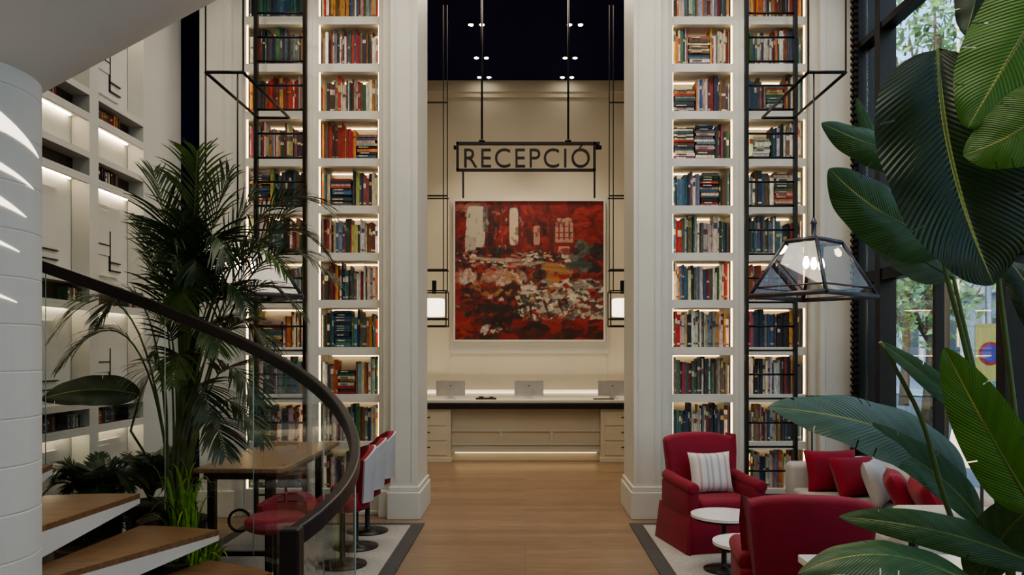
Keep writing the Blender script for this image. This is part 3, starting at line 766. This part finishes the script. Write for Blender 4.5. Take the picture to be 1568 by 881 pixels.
# ------------------------------------------------------------------ communal table & chairs (left)
e=empty('communal_table'); m=MB(); m.box(-2.72,-1.98,6.40,8.35,.86,.90,TABLEW); m.build('top',e,bevel=.01)
m=MB(); m.box(-2.66,-2.06,6.47,8.25,.80,.86,BLACK)
for y in (6.55,8.1):
    for x in (-2.62,-2.14): m.box(x-.03,x+.03,y-.03,y+.03,.018,.8,BLACK)
    m.box(-2.62,-2.14,y-.02,y+.02,.15,.19,BLACK)
    m.tube([(-2.38+.09*math.cos(t),y-.03,.45+.09*math.sin(t)) for t in np.linspace(0,2*math.pi,20)],.012,BLACK,6)
m.build('frame',e)
GREYU=mat('pale_grey_upholstery',(.46,.47,.48),.8,bump=.2,bscale=200)
def pedchair(x,y,rz,bk=1.02,outer=GREYU):
    e=empty('swivel_chair',(x,y,.018),rz)  # faces -x locally
    m=MB(); m.lathe((0,0,0),[(.21,0),(.21,.012),(.05,.03),(.025,.05),(.025,.46),(.08,.48)],BLACKM,28); m.build('pedestal',e)
    m=MB(); m.lathe((0,0,.48),[(.19,0),(.23,.02),(.235,.08),(.20,.11)],RED,28); m.build('seat',e)
    m=MB(); n=14
    for (r,mt,) in ((.20,RED),(.245,outer)):
        b=len(m.v)
        for k in range(n+1):
            a=math.radians(-62+124*k/n); tz=bk-.10*abs(k/n*2-1)**2
            th=.045 if mt is RED else .02
            for (rr,z) in ((r,.56),(r+th,.56),(r+th+.025,tz),(r+.025,tz)): m.v.append(Vector((rr*math.cos(a),rr*math.sin(a),z)))
        for k in range(n):
            for q in range(4): m.face([b+k*4+q,b+k*4+(q+1)%4,b+(k+1)*4+(q+1)%4,b+(k+1)*4+q],mt,sm=False)
        m.face([b,b+1,b+2,b+3],mt); m.face([b+n*4+i for i in (3,2,1,0)],mt)
    m.build('backrest',e)
for (x,y,r) in ((-1.62,8.02,.35),(-1.60,7.38,.25),(-1.58,6.75,.45)): pedchair(x,y,r)
pedchair(-1.90,5.98,1.3,.72,RED)

# ------------------------------------------------------------------ plants
def big_leaf(m,P0,P1,P2,W,up,mt,fold=.25,droop=.35,cuts=3,seed=0,N=150,M=7):
    rr=random.Random(seed); b=len(m.v); cutL=set(); cutR=set()
    for _ in range(cuts):
        cutL.add(rr.randint(24,N-16)); cutR.add(rr.randint(24,N-16))
    def prof(t):
        return (1-(1-min(t/.3,1))**2)**.5*(1-max(0,(t-.3)/.7)**2.3)**.75
    phs=rr.uniform(0,6)
    for i in range(N+1):
        t=i/N; c=qbez(P0,P1,P2,t); T=(qbez(P0,P1,P2,min(1,t+.01))-qbez(P0,P1,P2,max(0,t-.01))).normalized()
        S=T.cross(up).normalized(); Nn=S.cross(T).normalized()
        if Nn.dot(up)<0: Nn=-Nn
        w=W*max(.004,prof(t))
        for j in range(-M,M+1):
            s=j/M
            m.v.append(c+S*w*s+T*w*.25*abs(s)+Nn*(fold*w*abs(s)-droop*w*s*s+.035*W*abs(s)*math.sin(t*22+phs+(1 if s>0 else 0))))
    w=2*M+1
    for i in range(N):
        for j in range(2*M):
            s=(j+.5-M)/M
            if (s<-.7 and i in cutL) or (s>.7 and i in cutR): continue
            m.face([b+i*w+j,b+i*w+j+1,b+(i+1)*w+j+1,b+(i+1)*w+j],mt,sm=True,uv=[(j/(2*M),i/N),((j+1)/(2*M),i/N),((j+1)/(2*M),(i+1)/N),(j/(2*M),(i+1)/N)])
    m.tube([qbez(P0,P1,P2,k/12)-Vector(up).normalized()*.004 for k in range(13)],[.009*(1-k/13)+.001 for k in range(13)],STEM,6)
e=empty('bird_of_paradise_plant'); m=MB()
front=Vector((-.15,-1,.35)); upv=Vector((-.2,-.55,1)); 
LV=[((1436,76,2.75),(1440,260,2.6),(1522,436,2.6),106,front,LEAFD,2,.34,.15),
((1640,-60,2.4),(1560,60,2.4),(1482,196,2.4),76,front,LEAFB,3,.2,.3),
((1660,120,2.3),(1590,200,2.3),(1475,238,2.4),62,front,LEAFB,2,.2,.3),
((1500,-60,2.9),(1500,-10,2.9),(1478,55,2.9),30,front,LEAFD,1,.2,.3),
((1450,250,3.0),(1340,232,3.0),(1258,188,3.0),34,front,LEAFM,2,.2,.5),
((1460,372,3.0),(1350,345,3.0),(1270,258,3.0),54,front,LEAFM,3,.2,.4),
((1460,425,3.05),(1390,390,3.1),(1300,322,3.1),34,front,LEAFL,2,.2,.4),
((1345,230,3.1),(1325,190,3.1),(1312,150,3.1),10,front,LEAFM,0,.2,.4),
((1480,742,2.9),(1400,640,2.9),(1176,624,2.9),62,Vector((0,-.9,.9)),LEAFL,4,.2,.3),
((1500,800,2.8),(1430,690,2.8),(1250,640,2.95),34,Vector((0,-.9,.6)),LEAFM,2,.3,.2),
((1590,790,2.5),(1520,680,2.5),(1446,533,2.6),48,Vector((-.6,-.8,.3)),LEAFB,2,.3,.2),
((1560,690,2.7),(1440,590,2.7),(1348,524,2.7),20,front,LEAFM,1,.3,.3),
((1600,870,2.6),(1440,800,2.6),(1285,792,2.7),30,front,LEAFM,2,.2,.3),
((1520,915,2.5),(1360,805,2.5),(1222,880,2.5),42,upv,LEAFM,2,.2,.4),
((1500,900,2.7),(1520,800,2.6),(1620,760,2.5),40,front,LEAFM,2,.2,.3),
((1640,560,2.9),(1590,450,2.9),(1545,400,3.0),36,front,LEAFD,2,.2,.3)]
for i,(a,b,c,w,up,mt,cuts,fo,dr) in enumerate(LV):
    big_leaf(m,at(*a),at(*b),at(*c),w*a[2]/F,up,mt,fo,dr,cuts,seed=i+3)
m.build('leaves',e)
m=MB(); base=Vector((1.78,2.72,.45))
def stem(pts,r=.013):
    P=[at(*p) for p in pts]+[base+Vector((R.uniform(-.1,.1),R.uniform(-.1,.1),0))]
    Q=[]; PP=[P[0]]+P+[P[-1]]
    for i in range(1,len(PP)-2):
        for k in range(6):
            t=k/6; p0,p1,p2,p3=PP[i-1],PP[i],PP[i+1],PP[i+2]
            Q.append(.5*((2*p1)+(p2-p0)*t+(2*p0-5*p1+4*p2-p3)*t*t+(3*p1-p0-3*p2+p3)*t**3))
    Q.append(P[-1]); n=len(Q); m.tube(Q,[r*(.55+.45*k/n) for k in range(n)],STEM,8)
stem([(1450,250,3.0),(1442,380,3.0),(1475,520,2.9),(1515,700,2.8),(1545,880,2.75)])
stem([(1460,425,3.05),(1490,560,2.95),(1530,740,2.8),(1550,880,2.75)])
stem([(1436,76,2.78),(1500,250,2.85),(1545,560,2.8),(1575,880,2.72)])
stem([(1640,-60,2.4),(1640,300,2.5),(1600,880,2.65)])
stem([(1480,742,2.9),(1500,800,2.85),(1530,890,2.75)])
stem([(1348,524,2.7),(1410,640,2.75),(1445,760,2.75),(1490,890,2.75)],.012)
stem([(1590,790,2.5),(1590,880,2.6)]); stem([(1600,870,2.6),(1600,900,2.65)]); stem([(1520,915,2.5),(1560,960,2.6)])
stem([(1500,900,2.7),(1530,950,2.7)]); stem([(1640,560,2.9),(1620,800,2.8)]); stem([(1560,690,2.7),(1570,860,2.7)])
m.build('stems',e)
m=MB(); m.lathe((base.x,base.y,0),[(.20,0),(.26,.48),(.27,.50),(.24,.50),(.235,.46)],POT,32); m.lathe((base.x,base.y,.44),[(.23,0),(.23,.02)],SOIL,24); m.build('pot',e)

def frond(m,P0,P1,P2,mt,L=.45,n=46,start=.35,seed=0,wd=.011,sag=.5,spread=.8):
    rr=random.Random(seed)
    m.tube([qbez(P0,P1,P2,k/16) for k in range(17)],[.010*(1-k/17)+.002 for k in range(17)],STEM,5)
    for k in range(n):
        t=start+(1-start)*(k+.5)/n; c=qbez(P0,P1,P2,t); T=(qbez(P0,P1,P2,min(1,t+.02))-qbez(P0,P1,P2,t-.02)).normalized()
        S=T.cross(Vector((0,0,1)))
        if S.length<.25: S=T.cross(Vector((0,-1,0)))
        S.normalize(); U=S.cross(T)
        q=(k+.5)/n; l=L*(math.sin(math.pi*min(1,q*.8+.18))**.6)*rr.uniform(.85,1.1)
        for sd in (-1,1):
            d=(S*sd*spread+T*(.6+q*.5)+U*.15+Vector((rr.gauss(0,.07),rr.gauss(0,.07),rr.gauss(0,.07)))).normalized()
            sgm=6; b=len(m.v); p=c.copy(); dd=d.copy(); wv=dd.cross(U).normalized()
            for i in range(sgm+1):
                f=i/sgm; ww=wd*(math.sin(math.pi*min(.97,f*.8+.15)))
                m.v.append(p+wv*ww); m.v.append(p-wv*ww)
                dd=(dd+Vector((0,0,-1))*sag*.20*(.4+f)).normalized(); p=p+dd*l/sgm
            for i in range(sgm): m.face([b+2*i,b+2*i+1,b+2*i+3,b+2*i+2],mt,sm=True)
e=empty('kentia_palm'); m=MB()
pb=Vector((-2.95,6.55,.42))
tips=[(302,232,6.5,.46),(235,262,6.6,.42),(352,262,6.4,.42),(212,335,6.7,.36),(390,292,6.5,.40),(445,318,6.4,.40),(530,350,6.3,.40),(510,400,6.6,.36),(522,440,6.2,.36),(75,520,6.0,.38),(85,570,6.2,.32),(145,500,6.4,.34),(440,425,6.1,.36),(468,490,6.3,.36),(420,545,6.2,.38),(395,620,6.1,.40),(235,545,6.3,.32),(335,540,6.0,.38),(275,480,6.1,.38),(345,400,6.1,.40),(380,480,6.0,.38),(210,620,6.3,.34),(300,430,6.1,.42),(405,680,6.1,.36),(260,400,6.2,.38),(320,640,6.0,.38),(280,330,6.3,.42),(265,590,6.0,.34),(345,700,6.0,.34)]
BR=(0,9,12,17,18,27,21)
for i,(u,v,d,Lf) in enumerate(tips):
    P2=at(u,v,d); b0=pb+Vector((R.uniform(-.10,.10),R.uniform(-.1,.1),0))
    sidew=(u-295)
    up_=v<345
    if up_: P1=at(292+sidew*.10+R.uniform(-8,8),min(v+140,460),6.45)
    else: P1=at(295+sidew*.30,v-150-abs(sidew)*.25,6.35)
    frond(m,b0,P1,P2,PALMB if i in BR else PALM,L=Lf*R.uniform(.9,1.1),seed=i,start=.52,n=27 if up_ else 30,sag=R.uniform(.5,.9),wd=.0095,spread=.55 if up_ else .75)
m.build('fronds',e)
m=MB(); m.lathe((pb.x,pb.y,0.019),[(.22,0),(.27,.42),(.28,.44),(.26,.44),(.25,.40)],POT,32); m.lathe((pb.x,pb.y,.40),[(.24,0),(.24,.02)],SOIL,24); m.build('pot',e)
def strap(name,c,n,hmin,hmax,spread,mt,w=.02,z0=.3,mt2=None):
    e=empty(name); m=MB()
    for k in range(n):
        a=R.uniform(0,6.28); h=R.uniform(hmin,hmax); sp=R.uniform(.2,1)*spread
        P0=Vector((c[0]+R.uniform(-.08,.08),c[1]+R.uniform(-.08,.08),z0)); P1=P0+Vector((math.cos(a)*sp*.35,math.sin(a)*sp*.35,h)); P2=P0+Vector((math.cos(a)*sp,math.sin(a)*sp,h*R.uniform(.5,.95)))
        S=Vector((-math.sin(a),math.cos(a),0)); b=len(m.v); N=10
        for i in range(N+1):
            t=i/N; p=qbez(P0,P1,P2,t); ww=w*(1-t**3)*(.6+.4*min(1,t*4)); m.v.append(p+S*ww); m.v.append(p-S*ww)
        mm=mt2 if (mt2 and k%3==0) else mt
        for i in range(N): m.face([b+2*i,b+2*i+1,b+2*i+3,b+2*i+2],mm,sm=True)
    m.build('leaves',e)
    m=MB(); m.lathe((c[0],c[1],0.019),[(.15,0),(.17,z0-.02),(.18,z0),(.15,z0),(.15,z0-.02)],POT,28); m.lathe((c[0],c[1],z0-.01),[(.145,0),(.145,.015)],SOIL,20); m.build('pot',e)
BRG=mat('bright_strap_leaf',(.22,.42,.04),.45,var=.4,scale=6)
strap('dracaena_plant',(-2.66,6.10),50,.5,1.0,.36,BRG,.012,.22,PALMB)
strap('spider_plant',(-2.42,5.86),40,.3,.55,.22,BRG,.010,.10,PALMB)
def fern(c,n,z0,L):
    e=empty('potted_fern'); m=MB()
    for k in range(n):
        a=R.uniform(0,6.28); s=R.uniform(.5,1)*L; P0=Vector((c[0],c[1],z0)); P1=P0+Vector((math.cos(a)*s*.5,math.sin(a)*s*.5,L*R.uniform(.7,1.5))); P2=P0+Vector((math.cos(a)*s,math.sin(a)*s,L*R.uniform(.2,1.1)))
        P1.x=max(P1.x,-3.8); P2.x=max(P2.x,-3.8)
        frond(m,P0,P1,P2,PALM,L=.16,n=20,start=.2,seed=k+90,wd=.012,sag=.3)
    m.build('fronds',e)
    m=MB(); m.lathe((c[0],c[1],0),[(.17,0),(.22,z0-.02),(.23,z0),(.2,z0),(.2,z0-.03)],POT,28); m.lathe((c[0],c[1],z0-.04),[(.195,0),(.195,.02)],SOIL,20); m.build('pot',e)
fern((-3.5,6.35),26,.55,.42); fern((-3.4,7.10),24,.5,.42); fern((-3.3,5.9),20,.4,.32)
e=empty('banana_plant'); m=MB()
big_leaf(m,at(215,605,6.25),at(140,585,6.15),at(62,612,6.1),27*6.1/F,Vector((.2,-1,.6)),LEAFD,.2,.3,1,seed=77)
m.tube([at(215,605,6.25),at(200,660,6.65),Vector((-3.42,7.75,.3))],[.008,.01,.014],STEM,6); m.build('leaf',e)
m=MB(); m.lathe((-3.42,7.8,0),[(.12,0),(.15,.3),(.13,.3)],POT,24); m.build('pot',e)

# ------------------------------------------------------------------ lights
lamp('hall_fill','AREA',(.2,6.2,CEIL-.05),180,col=(1,.89,.74),size=4.5,sy=3)  # unseen area fill, added overhead to keep the hall bright and even
lamp('hall_fill','AREA',(.2,.8,CEIL-.05),160,col=(1,.90,.77),size=4.0,sy=3)  # second added fill, out of view above the camera end
lamp('reception_fill','AREA',(0,11.4,CEIL-.03),90,col=(1,.84,.64),size=3,sy=1.2)  # area wash added without a fixture, warms the reception
lamp('counter_uplight','AREA',(0,15.22,.95),24,col=(1,.84,.64),size=5,sy=.08,rot=(math.radians(180),0,0))
for x in (-2.8,-1.95,1.95,2.8): lamp('bookcase_modelling_spot','SPOT',(x,7.4,CEIL-.1),70,size=.06,spot=1.3,rot=(math.radians(18),0,0))  # spots added out of view to model the bookcase wall
w=bpy.data.worlds.new('World'); bpy.context.scene.world=w; w.use_nodes=True; nt=w.node_tree
bg=nt.nodes['Background']; sky=nt.nodes.new('ShaderNodeTexSky')
sky.sky_type='NISHITA'; sky.sun_disc=False; sky.sun_elevation=math.radians(28); sky.sun_rotation=math.radians(200); sky.air_density=1.3; sky.dust_density=2.5
nt.links.new(sky.outputs[0],bg.inputs['Color']); bg.inputs['Strength'].default_value=.75
try: bpy.context.scene.view_settings.look='AgX - Medium High Contrast'
except Exception as ex: print(ex)

# ------------------------------------------------------------------ camera
cd=bpy.data.cameras.new('camera'); co=bpy.data.objects.new('camera',cd); bpy.context.scene.collection.objects.link(co)
co.location=(0,0,H); co.rotation_euler=(math.pi/2,0,0); cd.sensor_width=36; cd.lens=36*F/1568
cd.shift_x=-(VX-784)/1568; cd.shift_y=(VY-440.5)/1568; cd.clip_end=300
bpy.context.scene.camera=co
